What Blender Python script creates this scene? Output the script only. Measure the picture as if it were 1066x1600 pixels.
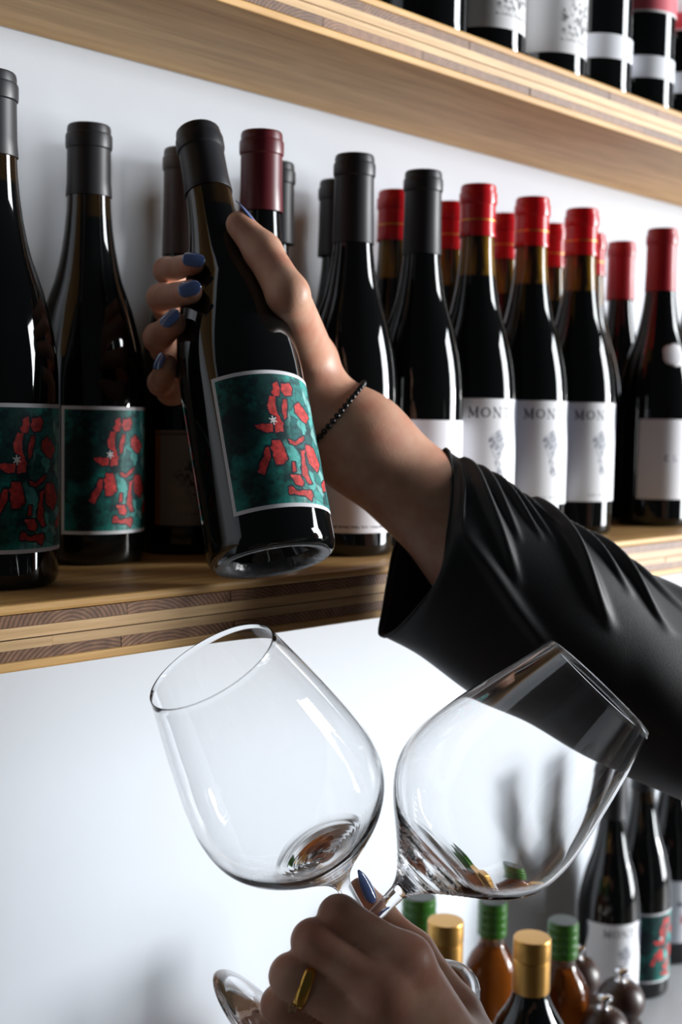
import bpy, bmesh, math, random
import numpy as np
from mathutils import Vector, Matrix

for o in list(bpy.data.objects):
    bpy.data.objects.remove(o)
SC = bpy.context.scene
COL = SC.collection
random.seed(7)

# ---------------------------------------------------------------- camera
FPX, CX, CY = 1900.0, 533.0, 800.0
def nrm(v):
    v = np.array(v, float)
    return v / np.linalg.norm(v)
XW = nrm([1914, 110, -FPX])                       # wall direction in camera space
ZW = nrm(np.cross([1, -.018, 0], XW)); ZW = ZW * np.sign(ZW[1])
YW = np.cross(ZW, XW)
RM = np.stack([XW, YW, ZW])                       # camera -> world
CAM = np.array([0, 0, 1.45])
def spot(px, py, d):
    """world point seen at photo pixel px, py at depth d metres"""
    return CAM + RM @ np.array([(px - CX) / FPX, -(py - CY) / FPX, -1.0]) * d
cam = bpy.data.cameras.new('camera')
cam.sensor_fit = 'VERTICAL'; cam.sensor_height = 36; cam.sensor_width = 24
cam.lens = FPX * 36 / 1600
cam.clip_start = .02
cam.dof.use_dof = True
cam.dof.focus_distance = .66
cam.dof.aperture_fstop = 8.0
camo = bpy.data.objects.new('camera', cam); COL.objects.link(camo)
M = Matrix.Identity(4)
for i in range(3):
    for j in range(3):
        M[i][j] = RM[i][j]
    M[i][3] = CAM[i]
camo.matrix_world = M
SC.camera = camo

# ---------------------------------------------------------------- world and light
w = bpy.data.worlds.new('world'); SC.world = w; w.use_nodes = True
w.node_tree.nodes['Background'].inputs[0].default_value = (.80, .88, 1, 1)
w.node_tree.nodes['Background'].inputs[1].default_value = .03
def area(name, loc, target, sx, sy, power, col=(1, 1, 1)):
    l = bpy.data.lights.new(name, 'AREA'); l.shape = 'RECTANGLE'; l.size = sx; l.size_y = sy
    l.energy = power; l.color = col
    o = bpy.data.objects.new(name, l); COL.objects.link(o)
    o.location = loc
    d = Vector(target) - Vector(loc)
    o.rotation_euler = d.to_track_quat('-Z', 'Y').to_euler()
    return o
area('window_light', (5.55, -3.20, 2.05), (.6, .6, 1.60), 2.0, 4.0, 590, (.93, .97, 1))
area('studio_lamp', (5.85, -3.00, 1.58), (.6, .65, 1.50), .70, 1.0, 330, (1, .995, .985))
SC.view_settings.view_transform = 'Standard'; SC.view_settings.look = 'None'
SC.view_settings.exposure = -0.10; SC.view_settings.gamma = 1.0
SC.view_settings.use_curve_mapping = False
cy = SC.cycles
cy.max_bounces = 16; cy.transmission_bounces = 16; cy.glossy_bounces = 8; cy.diffuse_bounces = 5
cy.transparent_max_bounces = 16
cy.use_denoising = True
cy.sample_clamp_indirect = 6

# ---------------------------------------------------------------- materials
def lin(r, g, b):
    f = lambda c: (c / 255 / 12.92) if c / 255 <= .04045 else ((c / 255 + .055) / 1.055) ** 2.4
    return (f(r), f(g), f(b), 1)
MATS = {}
def mat(name, color, rough=.5, metal=0, spec=.5, bump=None, **kw):
    m = bpy.data.materials.new(name); m.use_nodes = True
    b = m.node_tree.nodes['Principled BSDF']
    b.inputs['Base Color'].default_value = color
    b.inputs['Roughness'].default_value = rough
    b.inputs['Metallic'].default_value = metal
    b.inputs['Specular IOR Level'].default_value = spec
    for k, v in kw.items():
        b.inputs[k.replace('_', ' ')].default_value = v
    if bump:
        sc, st, dist = bump
        nt = m.node_tree
        tc = nt.nodes.new('ShaderNodeTexCoord'); n = nt.nodes.new('ShaderNodeTexNoise')
        n.inputs['Scale'].default_value = sc; n.inputs['Detail'].default_value = 5
        bp = nt.nodes.new('ShaderNodeBump'); bp.inputs['Strength'].default_value = st; bp.inputs['Distance'].default_value = dist
        nt.links.new(tc.outputs['Object'], n.inputs['Vector'])
        nt.links.new(n.outputs['Fac'], bp.inputs['Height']); nt.links.new(bp.outputs['Normal'], b.inputs['Normal'])
    MATS[name] = m
    return m
def wood(name, c1, c2, scale=(2, 60, 60), rough=.5, rings=False, vary=.0):
    m = mat(name, c1, rough, spec=.35)
    nt = m.node_tree; b = nt.nodes['Principled BSDF']
    tc = nt.nodes.new('ShaderNodeTexCoord'); mp = nt.nodes.new('ShaderNodeMapping')
    mp.inputs['Scale'].default_value = scale
    n = nt.nodes.new('ShaderNodeTexNoise'); n.inputs['Scale'].default_value = 3; n.inputs['Detail'].default_value = 6
    n.inputs['Roughness'].default_value = .65
    r = nt.nodes.new('ShaderNodeValToRGB')
    r.color_ramp.elements[0].position = .3; r.color_ramp.elements[0].color = c2
    r.color_ramp.elements[1].position = .68; r.color_ramp.elements[1].color = c1
    nt.links.new(tc.outputs['Object'], mp.inputs['Vector'])
    nt.links.new(mp.outputs['Vector'], n.inputs['Vector']); nt.links.new(n.outputs['Fac'], r.inputs['Fac'])
    out = r.outputs['Color']
    if rings:                                    # end grain: growth rings, centre different for every block
        oi = nt.nodes.new('ShaderNodeObjectInfo')
        ad = nt.nodes.new('ShaderNodeVectorMath'); ad.operation = 'MULTIPLY_ADD'
        ad.inputs[1].default_value = (.10, 0, .05); 
        cmb = nt.nodes.new('ShaderNodeCombineXYZ')
        fr = nt.nodes.new('ShaderNodeMath'); fr.operation = 'MULTIPLY'; fr.inputs[1].default_value = 7.31
        fr2 = nt.nodes.new('ShaderNodeMath'); fr2.operation = 'FRACT'
        nt.links.new(oi.outputs['Random'], fr.inputs[0]); nt.links.new(fr.outputs[0], fr2.inputs[0])
        s1 = nt.nodes.new('ShaderNodeMath'); s1.operation = 'SUBTRACT'; s1.inputs[1].default_value = .5
        nt.links.new(oi.outputs['Random'], s1.inputs[0])
        nt.links.new(s1.outputs[0], cmb.inputs[0]); nt.links.new(fr2.outputs[0], cmb.inputs[2])
        nt.links.new(cmb.outputs[0], ad.inputs[0]); nt.links.new(tc.outputs['Object'], ad.inputs[2])
        mp2 = nt.nodes.new('ShaderNodeMapping'); mp2.inputs['Scale'].default_value = (1, .0, 1.3)
        nt.links.new(ad.outputs[0], mp2.inputs['Vector'])
        wv = nt.nodes.new('ShaderNodeTexWave'); wv.wave_type = 'RINGS'; wv.rings_direction = 'SPHERICAL'
        wv.inputs['Scale'].default_value = 110; wv.inputs['Distortion'].default_value = 2.2; wv.inputs['Detail'].default_value = 3
        nt.links.new(mp2.outputs['Vector'], wv.inputs['Vector'])
        mx = nt.nodes.new('ShaderNodeMixRGB'); mx.blend_type = 'MULTIPLY'; mx.inputs['Fac'].default_value = .75
        rr = nt.nodes.new('ShaderNodeValToRGB'); rr.color_ramp.elements[0].color = (.36, .32, .3, 1); rr.color_ramp.elements[1].color = (1.35, 1.3, 1.25, 1)
        rr.color_ramp.elements[1].position = .8
        nt.links.new(wv.outputs['Fac'], rr.inputs['Fac'])
        nt.links.new(out, mx.inputs['Color1']); nt.links.new(rr.outputs['Color'], mx.inputs['Color2'])
        out = mx.outputs['Color']
    if vary:
        oi2 = nt.nodes.new('ShaderNodeObjectInfo'); hv = nt.nodes.new('ShaderNodeHueSaturation')
        mr = nt.nodes.new('ShaderNodeMapRange'); mr.inputs[3].default_value = 1 - vary; mr.inputs[4].default_value = 1 + vary
        nt.links.new(oi2.outputs['Random'], mr.inputs[0]); nt.links.new(mr.outputs[0], hv.inputs['Value'])
        nt.links.new(out, hv.inputs['Color']); out = hv.outputs['Color']
    nt.links.new(out, b.inputs['Base Color'])
    bp = nt.nodes.new('ShaderNodeBump'); bp.inputs['Strength'].default_value = .15; bp.inputs['Distance'].default_value = .001
    nt.links.new(n.outputs['Fac'], bp.inputs['Height']); nt.links.new(bp.outputs['Normal'], b.inputs['Normal'])
    return m
mat('wall_paint', lin(221, 228, 237), .75, spec=.2, bump=(60, .08, .002))
mat('counter_white', lin(208, 212, 218), .4)
wood('wood_face', lin(234, 190, 124), lin(190, 140, 80), (2.2, 34, 34))
wood('wood_strip', lin(222, 186, 138), lin(190, 150, 102), (4, 90, 90), vary=.08)
wood('wood_end', lin(150, 112, 84), lin(112, 80, 60), (40, 40, 40), rings=True, vary=.3)
wood('floor_wood', lin(74, 66, 60), lin(56, 50, 46), (2, 30, 30))
mat('groove', lin(60, 40, 25), .8)

def glass_neck(name, amber):
    m = mat(name, (.0035, .004, .004, 1), .04, spec=.62)
    if amber:
        nt = m.node_tree; b = nt.nodes['Principled BSDF']
        tc = nt.nodes.new('ShaderNodeTexCoord'); sp = nt.nodes.new('ShaderNodeSeparateXYZ')
        r = nt.nodes.new('ShaderNodeValToRGB')
        mp = nt.nodes.new('ShaderNodeMapRange'); mp.inputs[1].default_value = amber[0] - .002; mp.inputs[2].default_value = amber[0]
        n = nt.nodes.new('ShaderNodeTexNoise'); n.inputs['Scale'].default_value = 70
        mpp = nt.nodes.new('ShaderNodeMapping'); mpp.inputs['Scale'].default_value = (1.6, 1.6, .25)
        r.color_ramp.elements[0].position = .40; r.color_ramp.elements[0].color = (.02, .012, .004, 1)
        r.color_ramp.elements[1].position = .60; r.color_ramp.elements[1].color = amber[1]
        mx = nt.nodes.new('ShaderNodeMixRGB'); mx.inputs['Color1'].default_value = (.0035, .004, .004, 1)
        nt.links.new(tc.outputs['Object'], sp.inputs[0]); nt.links.new(sp.outputs[2], mp.inputs[0])
        nt.links.new(tc.outputs['Object'], mpp.inputs[0]); nt.links.new(mpp.outputs[0], n.inputs['Vector'])
        nt.links.new(n.outputs['Fac'], r.inputs['Fac']); nt.links.new(r.outputs['Color'], mx.inputs['Color2'])
        nt.links.new(mp.outputs[0], mx.inputs['Fac']); nt.links.new(mx.outputs['Color'], b.inputs['Base Color'])
    return m
glass_neck('dark_glass', None)
glass_neck('dark_glass_red', (.2255, (.27, .135, .012, 1)))
glass_neck('dark_glass_art', (.238, (.014, .007, .003, 1)))
mat('punt_glass', (.05, .055, .058, 1), .22, spec=.7, bump=(260, .6, .0012))
mat('cap_black', lin(40, 40, 44), .42, spec=.4)
mat('cap_maroon', lin(92, 20, 30), .38, spec=.5)
mat('cap_brown', lin(82, 66, 62), .4, spec=.45)
mat('cap_red', lin(200, 20, 30), .24, spec=.5)
mat('cap_darkred', lin(170, 28, 40), .35, spec=.5)
mat('gold_print', lin(225, 150, 70), .35, metal=.7)
mat('white_seal', lin(240, 240, 245), .6)

def vcol(name, rough=.55, spec=.3):
    m = mat(name, (1, 1, 1, 1), rough, spec=spec)
    a = m.node_tree.nodes.new('ShaderNodeAttribute'); a.attribute_name = 'print'
    m.node_tree.links.new(a.outputs['Color'], m.node_tree.nodes['Principled BSDF'].inputs['Base Color'])
    return m
vcol('paper_print')
mat('skin', lin(204, 154, 128), .46, spec=.4, bump=(700, .22, .0005))
_n = MATS['skin'].node_tree; _t = _n.nodes.new('ShaderNodeTexCoord'); _v = _n.nodes.new('ShaderNodeTexNoise'); _v.inputs['Scale'].default_value = 45; _v.inputs['Detail'].default_value = 4
_r = _n.nodes.new('ShaderNodeValToRGB'); _r.color_ramp.elements[0].position = .32; _r.color_ramp.elements[0].color = lin(196, 134, 110)
_r.color_ramp.elements[1].position = .62; _r.color_ramp.elements[1].color = lin(210, 164, 138)
_n.links.new(_t.outputs['Object'], _v.inputs['Vector']); _n.links.new(_v.outputs['Fac'], _r.inputs['Fac']); _n.links.new(_r.outputs['Color'], _n.nodes['Principled BSDF'].inputs['Base Color'])
sb = MATS['skin'].node_tree.nodes['Principled BSDF']
sb.inputs['Subsurface Weight'].default_value = .12
sb.inputs['Subsurface Radius'].default_value = (.008, .003, .0015)
mat('nail_blue', lin(96, 122, 178), .12, spec=.6, Coat_Weight=.6)
mat('gold', lin(226, 178, 88), .18, metal=1)
mat('gem', (.95, .95, .95, 1), .02, Transmission_Weight=1.0, IOR=2.0)
mat('bead_black', (.006, .006, .007, 1), .15)
mat('bead_silver', lin(210, 205, 200), .2, metal=1)
mat('black_cloth', (.009, .009, .0105, 1), .52, spec=.45, bump=(1400, .25, .0006), Sheen_Weight=.10)
mat('hair_brown', lin(50, 34, 26), .45, bump=(120, .6, .004))
mat('eye_white', lin(225, 220, 215), .2)
mat('iris_brown', lin(60, 38, 24), .15)
mat('shoe_black', (.01, .01, .01, 1), .3)
mat('clear_glass', (1, 1, 1, 1), 0.0, Transmission_Weight=1.0, IOR=1.5)
mat('green_foil', lin(46, 98, 24), .3, spec=.6)
mat('green_top', lin(42, 50, 42), .35)
mat('gold_cap', lin(206, 158, 84), .34, metal=.75)
mat('amber_glass', lin(150, 78, 24), .02, Transmission_Weight=.85, IOR=1.33)
mat('clear_neck', lin(225, 215, 200), .02, Transmission_Weight=.9, IOR=1.3)
mat('mill_wood', lin(48, 25, 18), .38, spec=.5)
mat('chrome', lin(225, 225, 228), .1, metal=1)
mat('label_cream', lin(235, 228, 210), .6)

# ---------------------------------------------------------------- helpers
def link(name, me, m=None, parent=None):
    if m and not me.materials:
        me.materials.append(MATS[m])
    o = bpy.data.objects.new(name, me); COL.objects.link(o)
    if parent: o.parent = parent
    return o
def empty(name, loc=(0, 0, 0), rz=0):
    o = bpy.data.objects.new(name, None); COL.objects.link(o)
    o.empty_display_size = .05
    o.location = loc; o.rotation_euler = (0, 0, rz)
    return o
def tag(o, label=None, cat=None, group=None, kind=None):
    if label: o['label'] = label
    if cat: o['category'] = cat
    if group: o['group'] = group
    if kind: o['kind'] = kind
    return o
def mesh(name, v, f, smooth=True, angle=None):
    me = bpy.data.meshes.new(name)
    me.from_pydata([tuple(map(float, p)) for p in v], [], f)
    me.validate(); me.update()
    if smooth:
        me.shade_smooth()
        if angle: me.set_sharp_from_angle(angle=math.radians(angle))
    return me
def lathe(name, prof, seg=48, angle=35):
    """prof: list of (r, z) from bottom to top; r = 0 ends close on the axis"""
    v, f, rows = [], [], []
    for r, z in prof:
        if r <= 1e-6:
            rows.append([len(v)]); v.append((0, 0, z))
        else:
            rows.append(list(range(len(v), len(v) + seg)))
            v += [(r * math.cos(2 * math.pi * i / seg), r * math.sin(2 * math.pi * i / seg), z) for i in range(seg)]
    for a, b in zip(rows, rows[1:]):
        for i in range(seg):
            j = (i + 1) % seg
            if len(a) == 1 and len(b) == 1: continue
            if len(a) == 1: f.append((a[0], b[j], b[i]))
            elif len(b) == 1: f.append((a[i], a[j], b[0]))
            else: f.append((a[i], a[j], b[j], b[i]))
    return mesh(name, v, f, True, angle)
def box(name, x0, x1, y0, y1, z0, z1, m, parent=None, bev=0, centre=True):
    c = Vector(((x0 + x1) / 2, (y0 + y1) / 2, (z0 + z1) / 2))
    bm = bmesh.new(); bmesh.ops.create_cube(bm, size=1)
    bmesh.ops.scale(bm, vec=(x1 - x0, y1 - y0, z1 - z0), verts=bm.verts)
    if bev: bmesh.ops.bevel(bm, geom=bm.edges, offset=bev, segments=2, affect='EDGES', profile=.5)
    me = bpy.data.meshes.new(name); bm.to_mesh(me); bm.free()
    o = link(name, me, m, parent); o.location = c
    return o
def spline(pts, n):
    """Catmull-Rom samples through rows of pts"""
    p = np.array(pts, float); p = np.vstack([2 * p[0] - p[1], p, 2 * p[-1] - p[-2]])
    out = []
    m = len(p) - 3
    for t in np.linspace(0, m, n):
        i = min(int(t), m - 1); u = t - i
        a, b, c, d = p[i:i + 4]
        out.append(.5 * (2 * b + (c - a) * u + (2 * a - 5 * b + 4 * c - d) * u * u + (3 * b - a - 3 * c + d) * u ** 3))
    return np.array(out)

# ---------------------------------------------------------------- setting
WALL_Y = .785
SHELF_Z, SHELF_B, SHELF_F = 1.348, 1.3115, .579
UP_B, UP_T, UP_F = 1.7176, 1.7556, .6304
tag(box('wall_back', -2.0, 9.0, WALL_Y, WALL_Y + .12, -.135, 2.9, 'wall_paint'), kind='structure')
tag(box('floor', -2.0, 9.0, -5.0, WALL_Y, -.185, -.135, 'floor_wood'), kind='structure')

def make_shelf(x0, x1, yf, z0, z1, label, seed):
    rnd = random.Random(seed)
    root = empty('wall_shelf', ((x0 + x1) / 2, WALL_Y, z0))
    tag(root, label, 'shelf', 'laminated shelves on the white wall')
    def part(name, *a, **k):
        o = box(name, *a, **k); o.parent = root; o.location = o.location - root.location
        return o
    t = z1 - z0
    y1 = WALL_Y - .001
    fr = [0, .150, .325, .475, .487, .66, .845, 1]         # bottom to top layer boundaries
    # bottom board, lower block row, two middle strips, upper block row, top board
    part('bottom_board', x0, x1, yf, y1, z0, z0 + fr[1] * t, 'wood_face', bev=.0012)
    def blocks(za, zb):
        x = x0
        while x < x1:
            L = rnd.uniform(.045, .12)
            xe = min(x1, x + L)
            part('end_grain_block', x + .0002, xe - .0002, yf + rnd.uniform(.0003, .0012), y1, za + .0001, zb - .0001, 'wood_end')
            x = xe
    def strips(za, zb):
        x = x0
        while x < x1:
            L = rnd.uniform(.5, 1.0); xe = min(x1, x + L)
            part('wood_strip', x + .0002, xe - .0002, yf + rnd.uniform(0, .0006), y1, za + .0001, zb - .0001, 'wood_strip')
            x = xe
    blocks(z0 + fr[1] * t, z0 + fr[2] * t)
    strips(z0 + fr[2] * t, z0 + fr[3] * t)
    part('glue_line', x0, x1, yf + .0015, y1, z0 + fr[3] * t, z0 + fr[4] * t, 'groove')
    strips(z0 + fr[4] * t, z0 + fr[5] * t)
    blocks(z0 + fr[5] * t, z0 + fr[6] * t)
    part('top_board', x0, x1, yf, y1, z0 + fr[6] * t, z1, 'wood_face', bev=.002)
    return root
make_shelf(-.35, 2.75, SHELF_F, SHELF_B, SHELF_Z, 'laminated wooden wall shelf under the row of dark wine bottles, mid-picture', 3)
make_shelf(-.35, 2.75, UP_F, UP_B, UP_T, 'laminated wooden wall shelf above the row of bottles, seen from below', 5)

COUNTER_Z = .80
ctr = empty('counter', (1.6, .64, -.1345))
tag(ctr, 'white counter against the wall carrying oil bottles and pepper mills', 'counter')
for nm, a in (('countertop', (.45, 2.75, .50, WALL_Y - .001, COUNTER_Z - .04, COUNTER_Z)), ('cabinet_body', (.47, 2.73, .54, WALL_Y - .002, -.1345, COUNTER_Z - .04))):
    o = box(nm, *a, 'counter_white', bev=.002); o.parent = ctr; o.location = o.location - ctr.location

# ---------------------------------------------------------------- print on labels (vertex colours on a fine grid)
def vnoise(U, V, s, seed):
    r = np.random.RandomState(seed); g = r.rand(64, 64)
    x, y = U * s, V * s
    xi, yi = np.floor(x).astype(int), np.floor(y).astype(int)
    fx, fy = x - xi, y - yi
    fx, fy = fx * fx * (3 - 2 * fx), fy * fy * (3 - 2 * fy)
    q = lambda a, b: g[a % 64, b % 64]
    return (q(xi, yi) * (1 - fx) + q(xi + 1, yi) * fx) * (1 - fy) + (q(xi, yi + 1) * (1 - fx) + q(xi + 1, yi + 1) * fx) * fy
def fbm(U, V, s, seed, o=4):
    return sum(vnoise(U, V, s * 2 ** i, seed + i) * .5 ** (i + 1) for i in range(o)) / (1 - .5 ** o)
def inpoly(U, V, P):
    ins = np.zeros(U.shape, bool)
    for (x0, y0), (x1, y1) in zip(P, P[1:] + P[:1]):
        if y0 == y1: continue
        c = ((y0 > V) != (y1 > V)) & (U < (x1 - x0) * (V - y0) / (y1 - y0) + x0)
        ins ^= c
    return ins
def segd(U, V, a, b):
    ax, ay = a; bx, by = b
    dx, dy = bx - ax, by - ay
    t = np.clip(((U - ax) * dx + (V - ay) * dy) / (dx * dx + dy * dy + 1e-12), 0, 1)
    return np.hypot(U - ax - t * dx, V - ay - t * dy)
GLY = {  # strokes in a 1 x 1 cell, y down; (x0,y0,x1,y1,thick)
    'M': [(.12, 0, .12, 1, .05), (.12, 0, .5, .85, .10), (.5, .85, .88, 0, .05), (.88, 0, .88, 1, .10), (0, 1, .25, 1, .04), (.74, 1, 1.02, 1, .04), (0, 0, .18, 0, .04), (.82, 0, 1.02, 0, .04)],
    'N': [(.14, 0, .14, 1, .05), (.14, 0, .86, 1, .10), (.86, 0, .86, 1, .05), (0, 1, .28, 1, .04), (.72, 0, 1, 0, .04), (0, 0, .2, 0, .04)],
    'T': [(.5, 0, .5, 1, .10), (.06, 0, .94, 0, .05), (.06, 0, .06, .18, .04), (.94, 0, .94, .18, .04), (.34, 1, .66, 1, .04)],
    'E': [(.2, 0, .2, 1, .10), (.1, 0, .8, 0, .05), (.2, .48, .62, .48, .05), (.1, 1, .84, 1, .05), (.84, 1, .84, .82, .04), (.8, 0, .8, .16, .04)],
    'L': [(.3, 0, .3, 1, .10), (.16, 0, .46, 0, .04), (.16, 1, .86, 1, .05), (.86, 1, .86, .8, .04)],
    'A': [(.5, 0, .12, 1, .05), (.5, 0, .88, 1, .10), (.27, .62, .72, .62, .05), (0, 1, .26, 1, .04), (.72, 1, 1, 1, .04)],
    'O': 'ring',
}
def text(img, X, Y, s, x, y, h, wd, gap, col, a=1.0):
    """letters in metres on the label plane: X right, Y down"""
    for ch in s:
        u, v = (X - x) / wd, (Y - y) / h
        if ch in GLY:
            if ch == 'O':
                th = .055 + .06 * np.abs((u - .5) * 2) ** 2
                m = np.abs(np.hypot((u - .5) / .46, (v - .5) / .52) - .9) < th * 2
            else:
                m = np.zeros(X.shape, bool)
                for x0, y0, x1, y1, t in GLY[ch]:
                    m |= segd(u, v, (x0, y0), (x1, y1)) < t
            img[m] = img[m] * (1 - a) + np.array(col) * a
        x += wd + gap
def L3(r, g, b): return np.array(lin(r, g, b)[:3])
RED = [[(0.41, 0.111), (0.455, 0.089), (0.454, 0.15), (0.438, 0.195), (0.402, 0.194), (0.389, 0.159)],
[(0.478, 0.099), (0.554, 0.089), (0.567, 0.121), (0.544, 0.171), (0.486, 0.184), (0.464, 0.15)],
[(0.375, 0.201), (0.412, 0.199), (0.41, 0.278), (0.41, 0.361), (0.442, 0.4), (0.434, 0.463), (0.374, 0.47), (0.373, 0.412), (0.389, 0.345), (0.358, 0.328), (0.356, 0.267)],
[(0.468, 0.215), (0.493, 0.209), (0.476, 0.354), (0.443, 0.369), (0.455, 0.294)],
[(0.555, 0.251), (0.611, 0.219), (0.712, 0.302), (0.661, 0.368), (0.613, 0.358), (0.552, 0.304)],
[(0.233, 0.396), (0.3, 0.394), (0.368, 0.405), (0.354, 0.46), (0.303, 0.459), (0.247, 0.421)],
[(0.291, 0.571), (0.315, 0.571), (0.296, 0.648), (0.245, 0.761), (0.213, 0.741), (0.233, 0.668)],
[(0.338, 0.523), (0.395, 0.523), (0.419, 0.596), (0.419, 0.657), (0.385, 0.698), (0.333, 0.697), (0.322, 0.636), (0.323, 0.575)],
[(0.462, 0.521), (0.509, 0.527), (0.598, 0.478), (0.595, 0.504), (0.512, 0.557), (0.469, 0.554)],
[(0.596, 0.542), (0.688, 0.542), (0.751, 0.65), (0.68, 0.726), (0.604, 0.677), (0.59, 0.603)],
[(0.541, 0.593), (0.581, 0.574), (0.559, 0.682), (0.572, 0.757), (0.598, 0.822), (0.562, 0.833), (0.523, 0.776), (0.529, 0.685)],
[(0.451, 0.68), (0.473, 0.68), (0.471, 0.748), (0.444, 0.756)],
[(0.431, 0.781), (0.499, 0.777), (0.52, 0.822), (0.501, 0.853), (0.451, 0.847)],
[(0.39, 0.86), (0.417, 0.854), (0.45, 0.892), (0.572, 0.878), (0.588, 0.921), (0.561, 0.962), (0.512, 0.925), (0.39, 0.913)],
[(0.72, 0.793), (0.849, 0.745), (0.80, 0.846), (0.72, 0.858)]]
def art_print(U, V, X, Y):
    n = fbm(U, V, 5, 3); n2 = fbm(U, V, 14, 11); n3 = fbm(U, V, 45, 19, 3)
    base = L3(12, 62, 60) * np.ones(U.shape + (3,))
    t = np.clip((n - .40) * 5, 0, 1)[..., None]
    base = base * (1 - t) + L3(22, 128, 118) * t
    right = np.clip((U - .40) * 4, 0, 1) * np.clip(1.2 - np.abs(U - .72) * 1.2, 0, 1)
    t2 = (np.clip(right * (.45 + .9 * n2), 0, 1) * .75)[..., None]
    base = base * (1 - t2) + L3(70, 180, 172) * t2
    dk = np.clip((n2 - .56) * 9, 0, 1)[..., None] * .75
    base = base * (1 - dk) + L3(8, 34, 42) * dk
    # dark passages left of the figure
    d2 = np.exp(-(((U - .14) / .10) ** 2 + ((V - .32) / .22) ** 2)) + np.exp(-(((U - .18) / .13) ** 2 + ((V - .80) / .16) ** 2))
    d2 = np.clip(d2 * (.6 + n2), 0, .85)[..., None]
    base = base * (1 - d2) + L3(9, 26, 30) * d2
    rs = np.random.RandomState(12); sd = np.stack([rs.rand(90) * .62 + .36, rs.rand(90)], 1)
    Uq, Vq = U + (n2 - .5) * .05, V + (n2 - .5) * .05
    dd = np.stack([np.hypot((Uq - a) * 1.25, Vq - b) for a, b in sd], 0)
    ix = np.argmin(dd, 0); ds = np.sort(dd, 0)[:2]
    pal = np.array([L3(30, 120, 116), L3(58, 158, 150), L3(96, 190, 182), L3(24, 92, 96), L3(140, 196, 190), L3(20, 60, 66)])[rs.randint(0, 6, 90)]
    cw = np.clip((U - .42) * 9 + (n - .5) * 3, 0, 1) * np.clip((V - .06) * 14, 0, 1) * .8
    base = base * (1 - cw[..., None]) + pal[ix] * cw[..., None]
    bl = np.clip(1 - (ds[1] - ds[0]) / .016, 0, 1) * cw
    base = base * (1 - .85 * bl[..., None]) + L3(12, 36, 48) * .85 * bl[..., None]
    base *= (.62 + .76 * n3)[..., None]
    Uw, Vw = U + (n2 - .5) * .035, V + (n2 - .5) * .03
    line = np.zeros(U.shape, bool); red = np.zeros(U.shape, bool)
    for P in RED:
        red |= inpoly(Uw, Vw, P)
        for a, b in zip(P, P[1:] + P[:1]):
            line |= segd(Uw, Vw, a, b) < .011
    base[line] = L3(16, 38, 52)
    base[red] = (L3(204, 62, 60) * (.35 + 1.25 * n3)[..., None] + L3(255, 170, 150) * (np.clip(n2 - .6, 0, 1) * .5)[..., None])[red]
    for k in range(3):                      # small white star
        a = k * math.pi / 3 + .4
        m = segd(U, V, (.368 - .024 * math.cos(a), .374 - .03 * math.sin(a)), (.368 + .024 * math.cos(a), .374 + .03 * math.sin(a))) < .0045
        base[m] = L3(235, 235, 235)
    m = np.abs(np.hypot((U - .368), (V - .374) * .97) - .013) < .0035; base[m] = L3(235, 235, 235)
    edge = np.minimum(np.minimum(U * .0898, (1 - U) * .0898), np.minimum(V, 1 - V) * .0872)
    base[edge < .0022] = L3(226, 226, 230)
    return base
def mont_print(U, V, X, Y):
    img = np.ones(U.shape + (3,)) * L3(236, 238, 242)
    text(img, X, Y, 'MONT', -.0300, .0075, .0078, .0083, .0022, L3(70, 74, 88))
    n = fbm(U, V, 22, 5); n2 = fbm(U, V, 60, 8)
    body = [(.46, .38), (.50, .31), (.545, .27), (.58, .31), (.585, .37), (.62, .40), (.60, .46), (.57, .50), (.565, .58), (.585, .66), (.60, .72), (.565, .745), (.53, .70), (.52, .60), (.50, .52), (.47, .46)]
    mast = [(.64, .40), (.645, .30), (.67, .25), (.70, .31), (.72, .36), (.69, .42), (.66, .46)]
    Uw, Vw = U + .07 + (n - .5) * .05, V + (n - .5) * .05
    for P, k in ((body, .85), (mast, .6)):
        m = inpoly(Uw, Vw, P)
        a = (np.clip(.25 + (n2 - .35) * 2.2, 0, 1) * k)[..., None]
        img = np.where(m[..., None], img * (1 - a) + L3(92, 98, 118) * a, img)
    m = (np.abs(V - .93) < .008) & (U > .35) & (U < .65) & (vnoise(U, V, 150, 4) > .5)
    img[m] = L3(150, 152, 160)
    return img
def plain_print(U, V, X, Y):
    img = np.ones(U.shape + (3,)) * L3(234, 234, 240)
    m = (np.abs(V - .945) < .009) & (vnoise(U, V, 160, 4) > .42)
    img[m] = L3(120, 120, 130)
    m = (np.abs(U - .80) < .012) & (V > .1) & (V < .75) & (vnoise(U, V, 40, 9) > .62)
    img[m] = L3(190, 160, 130)
    return img
def el_print(U, V, X, Y):
    img = np.ones(U.shape + (3,)) * L3(238, 238, 243)
    text(img, X, Y, 'EL A', -.0250, .036, .0052, .0055, .0036, L3(60, 64, 110))
    return img
def sketch_print(tone, seed, warm=False, cv=.45):
    def f(U, V, X, Y):
        img = np.ones(U.shape + (3,)) * L3(*tone)
        n = fbm(U, V, 9, seed); n2 = fbm(U, V, 34, seed + 3)
        R = np.exp(-(((U - .5) / .22) ** 2 + ((V - cv) / .30) ** 2) * .9)
        a = np.clip((R * 1.15 - .35 + (n - .5) * 1.2) * 2, 0, 1) * np.clip((n2 - .46) * 9, 0, 1)
        img = img * (1 - .85 * a[..., None]) + L3(56, 56, 60) * .85 * a[..., None]
        m = (np.abs(V - .88) < .010) & (np.abs(U - .5) < .2) & (vnoise(U, V, 130, 4) > .5)
        img[m] = L3(120, 118, 116)
        if warm:
            img[U < .06] = L3(190, 120, 60)
            img[np.abs(V - .04) < .012] = L3(120, 110, 100)
        return img
    return f
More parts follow.
